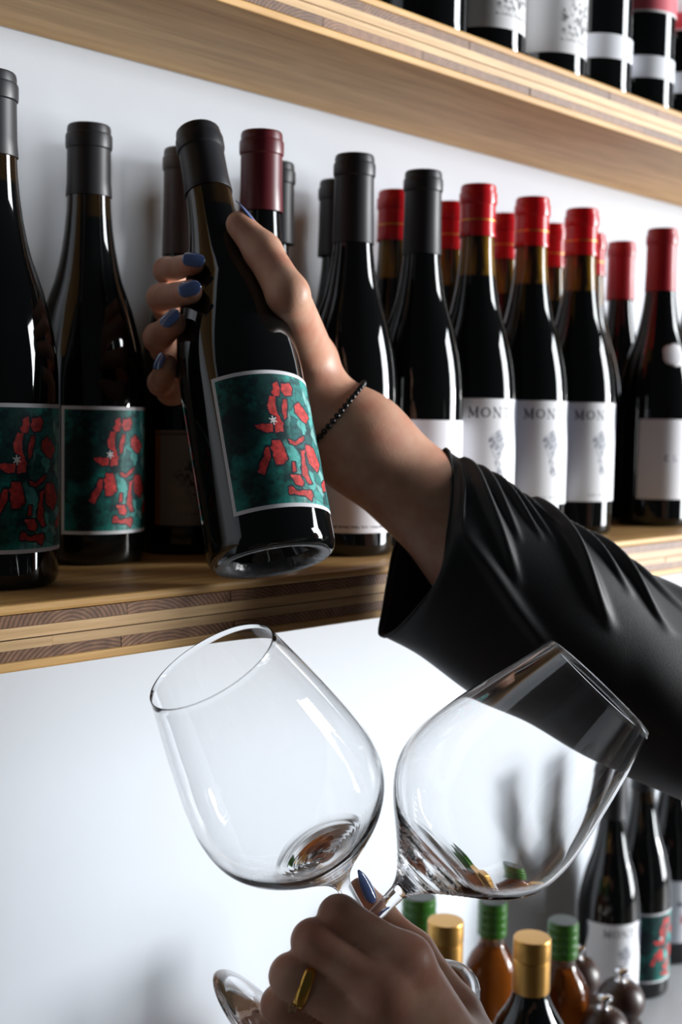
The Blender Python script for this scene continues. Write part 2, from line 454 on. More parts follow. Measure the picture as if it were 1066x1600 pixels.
def pink_print(U, V, X, Y):
    img = np.ones(U.shape + (3,)) * L3(238, 236, 238)
    m = V > .70 + .12 * (vnoise(U, V, 5, 3) - .5)
    img[m] = L3(214, 96, 108)
    img[V > .965] = L3(236, 232, 232)
    return img
def strip_print(U, V, X, Y):
    img = np.ones(U.shape + (3,)) * L3(232, 234, 240)
    for r in (.3, .5):
        m = (np.abs(V - r) < .05) & (U > .55) & (U < .85) & (vnoise(U, V, 90, 4) > .5)
        img[m] = L3(170, 172, 180)
    return img
def redscript_print(U, V, X, Y):
    img = np.ones(U.shape + (3,)) * L3(230, 230, 240)
    n = fbm(U, V, 16, 2)
    m = (np.abs(V - .32 - (n - .5) * .25) < .045) & (U > .2) & (n > .45); img[m] = L3(80, 80, 100)
    m = (np.abs(V - .60 - (n - .5) * .2) < .06) & (U > .25) & (n > .42); img[m] = L3(196, 60, 84)
    return img
LCACHE = {}
def label_mesh(key, R, half, z0, z1, fn, nu=150, nv=150):
    """curved paper label, facing -Y, half angle in degrees"""
    if key in LCACHE: return LCACHE[key]
    u = np.linspace(0, 1, nu); v = np.linspace(0, 1, nv)
    U, V = np.meshgrid(u, v, indexing='ij')
    A = np.radians((U * 2 - 1) * half)
    P = np.stack([R * np.sin(A), -R * np.cos(A), z1 + (z0 - z1) * V], -1).reshape(-1, 3)
    X = A * R; Y = V * (z1 - z0)
    colr = np.concatenate([fn(U, V, X, Y), np.ones(U.shape + (1,))], -1).reshape(-1, 4)
    idx = np.arange(nu * nv).reshape(nu, nv)
    F = np.stack([idx[:-1, :-1], idx[:-1, 1:], idx[1:, 1:], idx[1:, :-1]], -1).reshape(-1, 4)
    me = bpy.data.meshes.new('label'); me.vertices.add(len(P)); me.vertices.foreach_set('co', P.ravel())
    me.loops.add(F.size); me.loops.foreach_set('vertex_index', F.ravel().astype(np.int32))
    me.polygons.add(len(F)); me.polygons.foreach_set('loop_start', np.arange(0, F.size, 4, dtype=np.int32))
    me.update(calc_edges=True); me.validate()
    at = me.color_attributes.new('print', 'FLOAT_COLOR', 'POINT'); at.data.foreach_set('color', colr.astype(np.float32).ravel())
    me.shade_smooth()
    me.materials.append(MATS['paper_print'])
    LCACHE[key] = me
    return me

# ---------------------------------------------------------------- wine bottles
BCACHE = {}
PUNT = lathe('base_ring', [(.0262, .0082), (.0270, .0030), (.0290, .0006), (.0316, -.0003), (.0345, -.0004), (.0366, .0012), (.0380, .0046)], 64)
def bottle_profile(R, s):
    k = R / .038
    body = [(0, .026), (.008, .0255), (.017, .020), (.0245, .009), (.0285, .003), (.0315, .0008), (.0345, .0), (.0365, .0018), (.0378, .005), (.038, .009),
            (.038, .06), (.038, .118), (.0377, .128), (.0368, .139), (.0350, .151), (.0325, .162), (.0295, .174), (.0262, .184), (.0228, .194), (.0203, .204), (.0180, .216), (.0163, .228), (.0150, .242), (.0144, .256), (.0142, .299)]
    out = []
    for r, z in body:
        kk = k if r > .016 else 1 + (k - 1) * r / .016
        out.append((r * kk * (s if s < 1 else 1), z * s))
    return out
def capsule_profile(zb, s):
    pr = [(.0159 if zb < .245 else .0156, zb), (.0158, zb + .0006), (.0151, .262), (.0149, .2838), (.0157, .2846), (.0160, .2862), (.0160, .2925), (.0157, .2938), (.0150, .2944), (.0150, .2972), (.0146, .2994), (.0138, .3003), (0, .3003)]
    if zb > .258: pr = [p for p in pr if not (.26 < p[1] < .263)]
    return [(r, z * s if i else z * s) for i, (r, z) in enumerate(pr)]
KIND = {
 'art':    dict(R=.039, cap='cap_black', zb=.252, glass='dark_glass_art', lab=('art', 66, .0215, .108, art_print, 240, 240)),
 'plain':  dict(R=.0362, cap='cap_black', zb=.2345, lab=('plain', 84, .018, .103, plain_print)),
 'slim':   dict(R=.0288, cap='cap_black', zb=.238),
 'blank':  dict(R=.038, cap='cap_black', zb=.238),
 'mont':   dict(R=.0366, cap='cap_red', zb=.257, glass='dark_glass_red', band=.2705, lab=('mont', 82, .031, .1215, mont_print, 300, 240)),
 'montc':  dict(R=.0366, cap='cap_black', zb=.238, lab=('mont', 82, .031, .1215, mont_print, 300, 240)),
 'montb':  dict(R=.0366, cap='cap_red', zb=.257, glass='dark_glass_red', band=.2705),
 'el':     dict(R=.0375, cap='cap_darkred', zb=.2375, lab=('el', 78, .028, .108, el_print, 240, 200)),
 'elb':    dict(R=.032, cap='cap_darkred', zb=.2375),
 'beige':  dict(R=.032, cap='cap_brown', zb=.222, lab=('beige', 70, .022, .092, sketch_print((176, 168, 160), 21, True))),
 'maroon': dict(R=.035, cap='cap_maroon', zb=.245, s=1.0155),
 'sketch': dict(R=.0375, cap='cap_black', zb=.24, lab=('sketch', 80, .020, .115, sketch_print((226, 226, 228), 41, cv=.62))),
 'strip':  dict(R=.037, cap='cap_black', zb=.24, lab=('strip', 84, .032, .054, strip_print, 120, 40)),
 'pink':   dict(R=.037, cap='cap_black', zb=.24, lab=('strip2', 84, .030, .051, strip_print, 120, 40), lab2=('pink', 84, .092, .16, pink_print, 80, 80)),
 'script': dict(R=.0375, cap='cap_black', zb=.24, lab=('script', 80, .03, .112, redscript_print)),
}
def bottle(kind, loc, rz, label, group=None, name='wine_bottle'):
    k = KIND[kind]; s = k.get('s', 1); R = k['R']
    root = empty(name, loc, math.radians(rz))
    tag(root, label, 'wine bottle', group)
    if kind not in BCACHE:
        gm = lathe('glass', bottle_profile(R, s), 64, 60)
        gm.materials.append(MATS[k.get('glass', 'dark_glass')])
        cm = lathe('capsule', capsule_profile(k['zb'], s), 48, 28)
        cm.materials.append(MATS[k['cap']])
        bd = None
        if 'band' in k:
            zb = k['band']; bd = lathe('gold_band', [(.01525, zb - .0006), (.01535, zb - .0006), (.01530, zb + .0006), (.0150, zb + .0006)], 48)
            bd.materials.append(MATS['gold_print'])
        BCACHE[kind] = (gm, cm, bd)
    gm, cm, bd = BCACHE[kind]
    link('glass_body', gm, parent=root)
    if name == 'wine_bottle' and kind == 'art': link('base_ring', PUNT, 'punt_glass', root)
    c = link('capsule', cm, parent=root)
    if bd: link('gold_band', bd, parent=c)
    for q in ('lab', 'lab2'):
        if q in k:
            a = k[q]
            link('label', label_mesh(a[0], R * min(s, 1) + .00025, *a[1:]), parent=root)
    return root
G = 'wine bottles on the middle shelf'
GR = 'red-capped wine bottles hidden behind the front row'
FR, BK = .6575, .731
bottle('art', (.3655, FR + .006, SHELF_Z), 9, 'black-capped bottle with teal and red art label, cut off by the left picture edge', G)
bottle('art', (.477, BK, SHELF_Z), 6, 'black-capped bottle with teal and red art label, second from left on middle shelf', G)
bottle('beige', (.5657, .740, SHELF_Z), -4, 'brown-capped bottle with beige sketched label, half hidden behind the held bottle', G)
bottle('maroon', (.5813, .670, SHELF_Z), 0, 'bottle with maroon capsule behind the thumb of the raised hand', G)
bottle('slim', (.6430, .7246, SHELF_Z), 0, 'thin glimpse of black-capped bottle right behind the maroon-capped one', G)
bottle('slim', (.7240, .7375, SHELF_Z), 0, 'black-capped bottle peeking out behind left side of the tall bottle above the wrist', G)
bottle('plain', (.6632, FR, SHELF_Z), 0, 'black-capped bottle with plain white label directly behind the bracelet and forearm', G)
bottle('plain', (.7415, FR, SHELF_Z), 0, 'black-capped bottle with plain white label, left neighbour of the red-capped front row', G)
for x, y, nm in ((.8145, .6600, 'red-capped bottle with MONT label, first of the front three, beside a black-capped bottle'),
              (.8907, .6600, 'red-capped bottle with MONT label, middle one of the front three'),
              (.9655, .6585, 'red-capped bottle with MONT label, last of the front three, whole base visible')):
    bottle('mont', (x, y, SHELF_Z), -10, nm, 'front row bottles with red capsules and animal label')
for x, y, nm in ((.7885, BK, 'red-capped bottle behind, showing between the two plain-labelled black-capped bottles'), (.8615, BK, 'red-capped bottle behind, between the black-capped bottle and the first MONT bottle'),
              (.9425, BK, 'red-capped bottle behind, between the first and middle MONT bottles'), (1.0195, BK, 'red-capped bottle behind, between the middle and last MONT bottles'), (1.0960, .735, 'red-capped bottle behind, sliver right of the last MONT bottle')):
    bottle('montb', (x, y, SHELF_Z), 0, nm, GR)
kb = bottle('el', (1.1125, .661, SHELF_Z), -6, 'bottle with long matt red capsule and white EL label at right picture edge of shelf', G)
bottle('elb', (1.1640, .7410, SHELF_Z), 0, 'bottle with long matt red capsule just behind the one with the EL label', G)
bottle('blank', (1.196, .664, SHELF_Z), 0, 'dark bottle mostly cut off by right picture edge behind the EL label bottle', G)
# white scalloped paper seal on the shoulder of that bottle
def seal_mesh():
    A = np.linspace(-.62, .62, 20); Z = np.linspace(-.0115, .0115, 20)
    v, f = [], []
    prof = bottle_profile(.0375, 1)
    zs = [p[1] for p in prof[10:]]; rs = [p[0] for p in prof[10:]]
    def pt(a, r_):
        da, dz = r_ * math.cos(a), r_ * math.sin(a)
        z = .172 + dz; R = np.interp(z, zs, rs) + .0012
        ang = math.radians(-23) + da / R
        return (R * math.sin(ang), -R * math.cos(ang), z)
    n, m = 48, 6
    v.append(pt(0, 0))
    for j in range(1, m + 1):
        for i in range(n):
            a = 2 * math.pi * i / n
            v.append(pt(a, (.0105 + .0014 * abs(math.cos(2.5 * a))) * j / m))
    for i in range(n): f.append((0, 1 + i, 1 + (i + 1) % n))
    for j in range(m - 1):
        for i in range(n):
            a = 1 + j * n; f.append((a + i, a + n + i, a + n + (i + 1) % n, a + (i + 1) % n))
    return mesh('seal', v, f)
so = link('paper_seal', seal_mesh(), 'white_seal', kb)
md = so.modifiers.new('thick', 'SOLIDIFY'); md.thickness = .001; md.offset = 1

# upper shelf
GU = 'wine bottles on the upper shelf'
for kind, x, rz, nm in (('blank', .757, 0, 'dark bottle at upper shelf, leftmost, its lower end showing no label'),
                    ('sketch', .834, 0, 'upper-shelf bottle with white label and grey ornament, left one of two'),
                    ('sketch', .926, 0, 'upper-shelf bottle with white label and grey ornament, right one of two'),
                    ('strip', 1.003, 0, 'upper-shelf dark bottle with a single narrow white strip label'),
                    ('pink', 1.080, 0, 'upper-shelf bottle with pink and white label above a white strip, left one of two'),
                    ('pink', 1.157, 0, 'upper-shelf bottle with pink and white label above a white strip, cut by right edge')):
    bottle(kind, (x, .678, UP_T), rz, nm, GU)

# bottles standing on the counter
GC = 'wine bottles on the counter below'
bottle('montc', (1.136, .710, COUNTER_Z), -19, 'MONT label wine bottle standing on the counter, behind the pepper mills', GC)
bottle('art', (1.215, .720, COUNTER_Z), 4, 'teal and red art label wine bottle standing on the counter below', GC)
bottle('script', (1.320, .742, COUNTER_Z), 6, 'counter wine bottle with white label and red script at right edge', GC)

for o_ in [o for o in bpy.data.objects if o.get('group') == GC]: o_.scale = (.93, .93, .93)
# held bottle
HS = .975
hb = spot(427, 878, .7115)
best = None
for d in np.arange(.70, .95, .0005):
    t = spot(309, 206, d); e = abs(np.linalg.norm(t - hb) - .3 * HS)
    if d > .72 and (best is None or e < best[0]): best = (e, d, t)
ht = best[2]
haxis = nrm(ht - hb)
tocam = nrm(CAM - (hb + ht) / 2)
e1 = nrm(tocam - haxis * (tocam @ haxis)); e2 = np.cross(haxis, e1)     # e2 points right seen from the camera
a = math.radians(39)
front = e1 * math.cos(a) + e2 * math.sin(a)
xa = np.cross(-front, haxis)
held = bottle('art', (0, 0, 0), 0, 'tilted wine bottle with teal and red art label, held up by the raised hand', name='wine_bottle')
HM = Matrix.Identity(4)
for i in range(3):
    HM[i][0] = xa[i] * HS; HM[i][1] = -front[i] * HS; HM[i][2] = haxis[i] * HS; HM[i][3] = hb[i]
held.matrix_world = HM

# ---------------------------------------------------------------- wine glasses
def frame_from(base, top, s=1):
    z = nrm(np.array(top) - np.array(base)); x = nrm(np.cross([0.3, .2, 1], z)); y = np.cross(z, x)
    m = Matrix.Identity(4)
    for i in range(3):
        m[i][0], m[i][1], m[i][2], m[i][3] = x[i] * s, y[i] * s, z[i] * s, base[i]
    return m
STEM = .088
def glass_parts():
    out = [(.0043, 0), (.0060, .004), (.0095, .009), (.0160, .0155), (.0240, .0225), (.0330, .0300), (.0400, .0372), (.0448, .0440), (.0478, .0505), (.0494, .0575), (.0499, .0650), (.0496, .0730), (.0482, .0830), (.0455, .0965), (.0420, .112), (.0375, .130), (.0337, .1447)]
    o = spline(out, 140)
    o[:, 0] += .00022 * np.sin(o[:, 1] / .0021 * 2 * np.pi) * np.clip((.034 - o[:, 1]) / .01, 0, 1) * np.clip((o[:, 1] - .005) / .004, 0, 1)
    rim = [(.0337, .14500), (.0335, .1452), (.0332, .14515)]
    inn = [(.03305, .1447), (.0369, .130), (.0414, .112), (.0449, .0965), (.0476, .0830), (.0490, .0730), (.0492, .0650), (.0486, .0575), (.0468, .0508), (.0432, .0440), (.0378, .0372), (.0300, .0302), (.0200, .0240), (.0100, .0205), (0.0, .0195)]
    i_ = spline(inn, 70); i_[-1, 0] = 0
    bowl = lathe('bowl', [tuple(p) for p in o] + rim + [tuple(p) for p in i_], 96, None)
    st = spline([(.0039, -STEM + .004), (.0036, -STEM + .02), (.0035, -STEM * .5), (.0037, -.012), (.0043, 0)], 24)
    stem = lathe('stem', [tuple(p) for p in st], 32, None)
    ft = [(0, -STEM - .006), (.012, -STEM - .0062), (.030, -STEM - .0070), (.0360, -STEM - .0074), (.0368, -STEM - .0067), (.0362, -STEM - .0059), (.030, -STEM - .0048), (.018, -STEM - .0026), (.0085, -STEM + .0000), (.0052, -STEM + .0018), (.0039, -STEM + .004)]
    foot = lathe('foot', ft, 72, None)
    for m in (bowl, stem, foot): m.materials.append(MATS['clear_glass'])
    return bowl, stem, foot
GB, GS, GF = glass_parts()
def wine_glass(rim, base, label):
    root = empty('wine_glass'); tag(root, label, 'wine glass', 'two empty wine glasses held crossed in the lower hand')
    root.matrix_world = frame_from(base, rim)
    link('bowl', GB, parent=root); link('stem', GS, parent=root); link('foot', GF, parent=root)
    return root
def solve_base(rim, px, py, L, lo, hi):
    b = None
    for d in np.arange(lo, hi, .0005):
        p = spot(px, py, d); e = abs(np.linalg.norm(p - rim) - L)
        if b is None or e < b[0]: b = (e, p, d)
    return b[1]
r1 = spot(330, 1039, .588); b1 = solve_base(r1, 536, 1383, .1452, .60, .70)
wine_glass(r1, b1, 'empty wine glass tilted left, open rim facing the viewer, below the held bottle')
r2 = spot(940, 1070, .615); b2 = solve_base(r2, 622, 1394, .1452, .612, .66)
wine_glass(r2, b2, 'empty wine glass tilted right in front of the black sleeve, rim seen edge-on')

# ---------------------------------------------------------------- small bottles and mills on the counter
def green_capped(loc, label, s=1):
    r = empty('oil_bottle', loc); r.scale = (s, s, s); tag(r, label, 'oil bottle', 'amber oil bottles with green caps')
    link('glass_body', lathe('g', [(0, .004), (.022, .0), (.0255, .003), (.026, .01), (.026, .105), (.0245, .117), (.020, .127), (.0145, .1345), (.0125, .139)], 40, 60), 'amber_glass', r)
    link('neck', lathe('n', [(.0125, .139), (.012, .143), (.012, .149), (0, .149)], 40, 50), 'clear_neck', r)
    pr = [(.0137, .146)]
    z = .146
    for k in range(4):
        pr += [(.0146, z + .0012), (.0147, z + .0058), (.0139, z + .0068)]; z += .0078
    pr += [(.0144, z + .0003), (.0142, .1795), (.0136, .1802)]
    c = link('green_cap', lathe('c', pr, 40, 30), 'green_foil', r)
    link('cap_disc', lathe('d', [(.0138, .1799), (.0130, .1808), (0, .1809)], 40, 40), 'green_top', c)
    A = np.linspace(0, 2 * math.pi, 28, endpoint=False)
    v = [(0.0264 * math.sin(.9 + .55 * math.cos(t)), -.0264 * math.cos(.9 + .55 * math.cos(t)), .085 + .030 * math.sin(t)) for t in A]
    v.append((.0266 * math.sin(.9), -.0266 * math.cos(.9), .085))
    link('oval_label', mesh('ol', v, [(i, (i + 1) % 28, 28) for i in range(28)]), 'label_cream', r)
    return r
green_capped((.9335, .715, COUNTER_Z), 'amber oil bottle with ribbed green cap, between the two gold-capped bottles')
green_capped((.9455, .640, COUNTER_Z), 'amber oil bottle with ribbed green cap, right of the front gold-capped bottle')
green_capped((.848, .7366, COUNTER_Z), 'amber oil bottle with ribbed green cap, leftmost, partly behind hand and glass stem', 1.12)
def gold_capped(loc, label, body):
    r = empty('oil_bottle', loc); tag(r, label, 'bottle', 'bottles with gold screw caps')
    link('glass_body', lathe('g', [(0, .006), (.028, .0), (.0325, .003), (.0335, .01), (.0335, .13), (.032, .145), (.027, .158), (.0205, .168), (.0165, .176), (.0145, .184), (.0138, .192)], 44, 60), body, r)
    s = link('gold_sleeve', lathe('s', [(.0152, .184), (.0154, .186), (.0154, .2075), (.0152, .2100), (.0146, .2106)], 44, 30), 'gold_cap', r)
    pr = [(.0146, .2109), (.0155, .2115), (.0155, .2145)]
    pr += [(.0156, .2150), (.0156, .2225), (.0155, .2232), (.0155, .2275), (.0148, .2287), (0, .2290)]
    link('gold_cap', lathe('c', pr, 44, 30), 'gold_cap', r)
    return r
gold_capped((.8012, .572, COUNTER_Z), 'dark bottle with gold screw cap and gold sleeve, nearest on the counter', 'dark_glass')
gold_capped((.774, .642, COUNTER_Z), 'amber bottle with gold screw cap close behind the lower hand', 'amber_glass')
def mill(loc, label, s=1):
    r = empty('pepper_mill', loc); tag(r, label, 'pepper mill', 'dark wooden pepper mills on the counter')
    link('mill_body', lathe('b', [(0, 0), (.026, 0), (.027, .004), (.025, .012), (.019, .028), (.0165, .042), (.019, .054), (.0225, .060), (.0215, .064), (.012, .066), (0, .066)], 40, 40), 'mill_wood', r)
    h = [(0.0, .0665)] + [(.0232 * math.cos(t) ** .9, .087 + .0205 * math.sin(t)) for t in np.linspace(-1.35, 1.35, 16)] + [(0, .1072)]
    link('mill_head', lathe('h', h, 40, 60), 'mill_wood', r)
    link('chrome_knob', lathe('k', [(.0065, .1062), (.0068, .1072), (.0036, .1085), (.003, .1115), (.0042, .1128), (.0068, .1150), (.0072, .1168), (.0058, .1185), (0, .1192)], 32, 50), 'chrome', r)
    r.scale = (s, s, s)
    return r
mill((1.016, .618, COUNTER_Z), 'dark pepper mill with chrome knob, rightmost mill, before the MONT bottle')
mill((.955, .598, COUNTER_Z), 'dark pepper mill with chrome knob, front one, cut by lower picture edge')
mill((1.028, .676, COUNTER_Z), 'dark pepper mill with chrome knob, rear one, beside the green-capped oil bottle', 1.0)

# ---------------------------------------------------------------- signed-distance modelling for the figure
def rc(P, a, b, ra, rb, k=1.0):
    ab = b - a
    t = np.clip(((P - a) @ ab) / (ab @ ab + 1e-12), 0, 1)
    return np.linalg.norm(P - a - t[..., None] * ab, axis=-1) - (ra + (rb - ra) * t)
def smin(a, b, k):
    h = np.clip(.5 + .5 * (b - a) / k, 0, 1)
    return b + (a - b) * h - k * h * (1 - h)
BIG = 1.0
class Figure:
    def __init__(s): s.base = []; s.limbs = []
    def prims(s):
        return s.base + [q for l in s.limbs for q in l[0]]
    def field(s, P, c=None, rad=None):
        def near(q):
            if c is None: return True
            return rc(c[None], q[0], q[1], q[2], q[3])[0] < rad + .05
        def grp(L, k):
            d = None
            for q in L:
                if not near(q): continue
                e = rc(P, *q[:4])
                d = e if d is None else smin(d, e, q[4] if len(q) > 4 else k)
            return d
        B = grp(s.base, .012)
        out = B
        for L, k in s.limbs:
            d = grp(L, .005)
            if d is None: continue
            if B is not None: d = smin(B, d, k)
            out = d if out is None else np.minimum(out, d)
        return np.full(len(P), BIG) if out is None else out
def sdf_mesh(name, fig, h, smooth_it=2):
    pr = fig.prims()
    lo = np.min([np.minimum(q[0], q[1]) - max(q[2], q[3]) for q in pr], 0) - .02
    hi = np.max([np.maximum(q[0], q[1]) + max(q[2], q[3]) for q in pr], 0) + .02
    NB = 16; S = NB * h; CB = 4
    nb = np.ceil((hi - lo) / (S * CB)).astype(int)
    keysC, posC, edges = [], [], []
    N = (np.ceil((hi - lo) / h)).astype(int) + NB * CB * 2
    def key(I): return (I[..., 0] * N[1] + I[..., 1]) * N[2] + I[..., 2]
    g = np.stack(np.meshgrid(*[np.arange(NB + 1)] * 3, indexing='ij'), -1)
    sub = np.stack(np.meshgrid(*[np.arange(CB)] * 3, indexing='ij'), -1).reshape(-1, 3)
    for ci in np.ndindex(*nb):
        c = lo + (np.array(ci) + .5) * S * CB; rad = S * CB * .87
        cd = min(rc(c[None], *q[:4])[0] for q in pr)
        if cd > rad + .02: continue
        org = np.array(ci) * CB + sub
        cen = lo + (org + .5) * S
        d = fig.field(cen, c, rad)
        for ob in org[np.abs(d) < S * 1.0 + .004]:
            I = ob * NB + g
            P = lo + I.reshape(-1, 3) * h
            D = fig.field(P, lo + (ob + .5) * S, S * .87).reshape(NB + 1, NB + 1, NB + 1)
            ins = D < 0
            if ins.all() or not ins.any(): continue
            cnt = np.zeros((NB,) * 3, int)
            for o in np.ndindex(2, 2, 2): cnt += ins[o[0]:o[0] + NB, o[1]:o[1] + NB, o[2]:o[2] + NB]
            act = np.argwhere((cnt > 0) & (cnt < 8))
            acc = np.zeros((len(act), 3)); num = np.zeros(len(act))
            for ax in range(3):
                for o in np.ndindex(2, 2):
                    off = np.insert(np.array(o), ax, 0); off2 = off.copy(); off2[ax] = 1
                    a_ = act + off; b_ = act + off2
                    da = D[tuple(a_.T)]; db = D[tuple(b_.T)]
                    m = (da < 0) != (db < 0)
                    t = np.where(m, da / (da - db + 1e-20), 0)
                    acc += np.where(m[:, None], a_ + t[:, None] * (b_ - a_), 0); num += m
            keysC.append(key(ob * NB + act)); posC.append(lo + (ob * NB + acc / num[:, None]) * h)
            for ax in range(3):
                sl = [slice(0, NB)] * 3; sh = list(sl); sh[ax] = slice(1, NB + 1)
                A, Bq = ins[tuple(sl)], ins[tuple(sh)]
                e = np.argwhere(A != Bq)
                if len(e): edges.append((ax, ob * NB + e, A[tuple(e.T)]))
    K = np.concatenate(keysC); Pq = np.concatenate(posC)
    K, ui = np.unique(K, return_index=True); V = Pq[ui]
    F = []
    for ax, E_, fl in edges:
        u, v = np.eye(3, dtype=int)[(ax + 1) % 3], np.eye(3, dtype=int)[(ax + 2) % 3]
        q = np.stack([key(E_ - u - v), key(E_ - v), key(E_), key(E_ - u)], 1)
        ix = np.searchsorted(K, q); ix = np.clip(ix, 0, len(K) - 1)
        ok = (K[ix] == q).all(1)
        ix = ix[ok]; f_ = fl[ok]
        ix[~f_] = ix[~f_][:, ::-1]
        F.append(ix)
    F = np.concatenate(F)
    for _ in range(smooth_it):
        s_ = np.zeros_like(V); n_ = np.zeros(len(V))
        for i in range(4):
            a_, b_ = F[:, i], F[:, (i + 1) % 4]
            np.add.at(s_, a_, V[b_]); np.add.at(n_, a_, 1)
        V = V * .5 + .5 * s_ / np.maximum(n_, 1)[:, None]
    me = bpy.data.meshes.new(name); me.vertices.add(len(V)); me.vertices.foreach_set('co', V.ravel())
    me.loops.add(F.size); me.loops.foreach_set('vertex_index', F.ravel().astype(np.int32))
    me.polygons.add(len(F)); me.polygons.foreach_set('loop_start', np.arange(0, F.size, 4, dtype=np.int32))
    me.update(calc_edges=True); me.validate(); me.shade_smooth()
    return me

person = empty('person', (0, 0, 0))
tag(person, 'woman in a loose black top, one hand raising a bottle, other holding two glasses', 'person')
body = Figure()
def S_(px, py, d): return spot(px, py, d)
hk = HS     # raised hand works at the held bottle's depth
# trunk (inside the clothes), neck and head
tc = np.array([.955, .10, -.135]); lat = np.array([.706, .706, 0.]); fw = np.array([-.706, .706, 0.]); up = np.array([0, 0, 1.])
def T(l, f_, z): return tc + lat * l + fw * f_ + up * z
rs_, ls_ = T(.155, .08, 1.285), T(-.155, 0, 1.295)
# right arm
wr = S_(484, 626, .812); el = S_(930, 1010, .835)
fa1 = S_(560, 690, .815)
B = body.base
B += [(T(0, 0, 1.10), T(0, 0, 1.26), .075, .07), (T(0, 0, 1.27), rs_, .06, .05), (T(0, 0, 1.27), ls_, .06, .05),
      (T(0, 0, 1.27), T(-.03, .02, 1.42), .052, .047), ]
B += [(rs_, el, .047, .038, .03), (el, S_(770, 872, .825), .036, .036, .03), (S_(770, 872, .825), fa1, .036, .0305, .03), (fa1, wr, .0300, .0245, .02)]
# raised right hand: palm behind the bottle
mi = S_(392, 452, .846); mm = S_(366, 510, .850); mr = S_(362, 560, .846); ml = S_(372, 606, .838)
for mcp, r in ((mi, .0110), (mm, .0110), (mr, .0105), (ml, .0098)):
    B.append((wr + (mcp - wr) * .10, mcp, .0145, r, .012))
BP = bottle_profile(.039, 1)
def wrap(px, py, rad, back=False):
    # point at that pixel touching the held bottle's surface with a finger of radius rad
    ds = np.arange(.66, .92, .0004)
    P = np.stack([spot(px, py, d) for d in ds]) - hb
    h = P @ haxis
    off = np.linalg.norm(P - h[:, None] * haxis, axis=1) - HS * np.interp(h / HS, [b[1] for b in BP[9:]], [b[0] for b in BP[9:]]) - rad
    m = int(np.argmin(off))
    if off[m] >= 0: return spot(px, py, ds[m])
    z = np.where((off[:-1] > 0) != (off[1:] > 0))[0]
    return spot(px, py, ds[z[-1] if back else z[0]])
def limb(pts, rad, k=.008): body.limbs.append(([(pts[i], pts[i + 1], rad[i], rad[i + 1]) for i in range(len(pts) - 1)], k))
limb([mi, S_(272, 440, .835), S_(261, 423, .800), wrap(303, 412, .0068)], [.0100, .0090, .0082, .0066])
limb([mm, S_(262, 482, .832), S_(252, 466, .792), wrap(298, 456, .0074)], [.0100, .0094, .0088, .0072])
limb([mr, S_(258, 545, .825), S_(247, 528, .786), wrap(272, 505, .0074)], [.0098, .0094, .0090, .0074])
limb([ml, S_(266, 612, .820), S_(252, 598, .786), wrap(260, 570, .0066)], [.0090, .0084, .0080, .0066])
th = [S_(486, 560, .805), wrap(450, 460, .0118), wrap(411, 393, .0108), wrap(374, 351, .0082)]
limb([wr + (th[0] - wr) * .3, th[0], th[1], th[2], th[3]], [.020, .0165, .0125, .0112, .0084], .018)
# left arm and lower hand
lw = S_(735, 1705, .615); le = S_(1330, 2010, .60)
B += [(ls_, le, .044, .035, .03), (le, lw + (le - lw) * .3, .035, .030, .03), (lw + (le - lw) * .3, lw, .030, .0265, .02)]
ni = S_(636, 1502, .583); nm_ = S_(602, 1548, .575); nr = S_(576, 1602, .578); nl = S_(556, 1652, .586)
for mcp, r in ((ni, .0122), (nm_, .0122), (nr, .0115), (nl, .0105)):
    B.append((lw + (mcp - lw) * .08, mcp, .0185, r, .014))
limb([ni, S_(530, 1432, .588), S_(548, 1448, .640), S_(600, 1470, .650)], [.0112, .0096, .0084, .0070], .007)
limb([nm_, S_(490, 1471, .582), S_(505, 1488, .636), S_(565, 1508, .648)], [.0114, .0100, .0086, .0072], .007)
limb([nr, S_(456, 1525, .580), S_(472, 1542, .634), S_(535, 1560, .646)], [.0108, .0100, .0086, .0072], .007)
limb([nl, S_(440, 1570, .586), S_(456, 1588, .632), S_(515, 1604, .642)], [.0098, .0092, .0080, .0066], .007)
lth = [S_(705, 1590, .640), S_(645, 1490, .664), S_(592, 1432, .672), S_(563, 1390, .668)]
limb([lw + (lth[0] - lw) * .3, *lth], [.020, .0165, .0120, .0092, .0066], .016)
# head looking along fw
hc = T(-.05, .03, 1.525)
B += [(hc - fw * .015 + up * .02, hc + fw * .015 + up * .02, .078, .074, .02), (hc + fw * .035 - up * .015, hc + fw * .052 - up * .075, .056, .034, .03)]
body.limbs.append(([(hc + fw * .088 + up * .012, hc + fw * .108 - up * .022, .006, .010)], .012))
for s in (-1, 1):
    body.limbs.append(([(hc + lat * s * .078 + up * .015, hc + lat * s * .080 - up * .025, .010, .007)], .006))
body.limbs.append(([(hc + fw * .088 - up * .048 + lat * .016, hc + fw * .088 - up * .048 - lat * .016, .005, .005)], .006))
bo = link('body', sdf_mesh('body', body, .0015), 'skin', person)
for s in (-1, 1):
    bm = bmesh.new(); bmesh.ops.create_uvsphere(bm, u_segments=16, v_segments=10, radius=.0115); me = bpy.data.meshes.new('eye'); bm.to_mesh(me); bm.free(); me.shade_smooth()
    e = link('eye', me, 'eye_white', person); e.location = hc + fw * .078 + lat * s * .031 + up * .010
    bm = bmesh.new(); bmesh.ops.create_uvsphere(bm, u_segments=14, v_segments=8, radius=.0062); bmesh.ops.scale(bm, vec=(1, 1, 1), verts=bm.verts); me = bpy.data.meshes.new('iris'); bm.to_mesh(me); bm.free(); me.shade_smooth()
    ir = link('iris', me, 'iris_brown', e); ir.location = fw * .0062
hair = Figure()
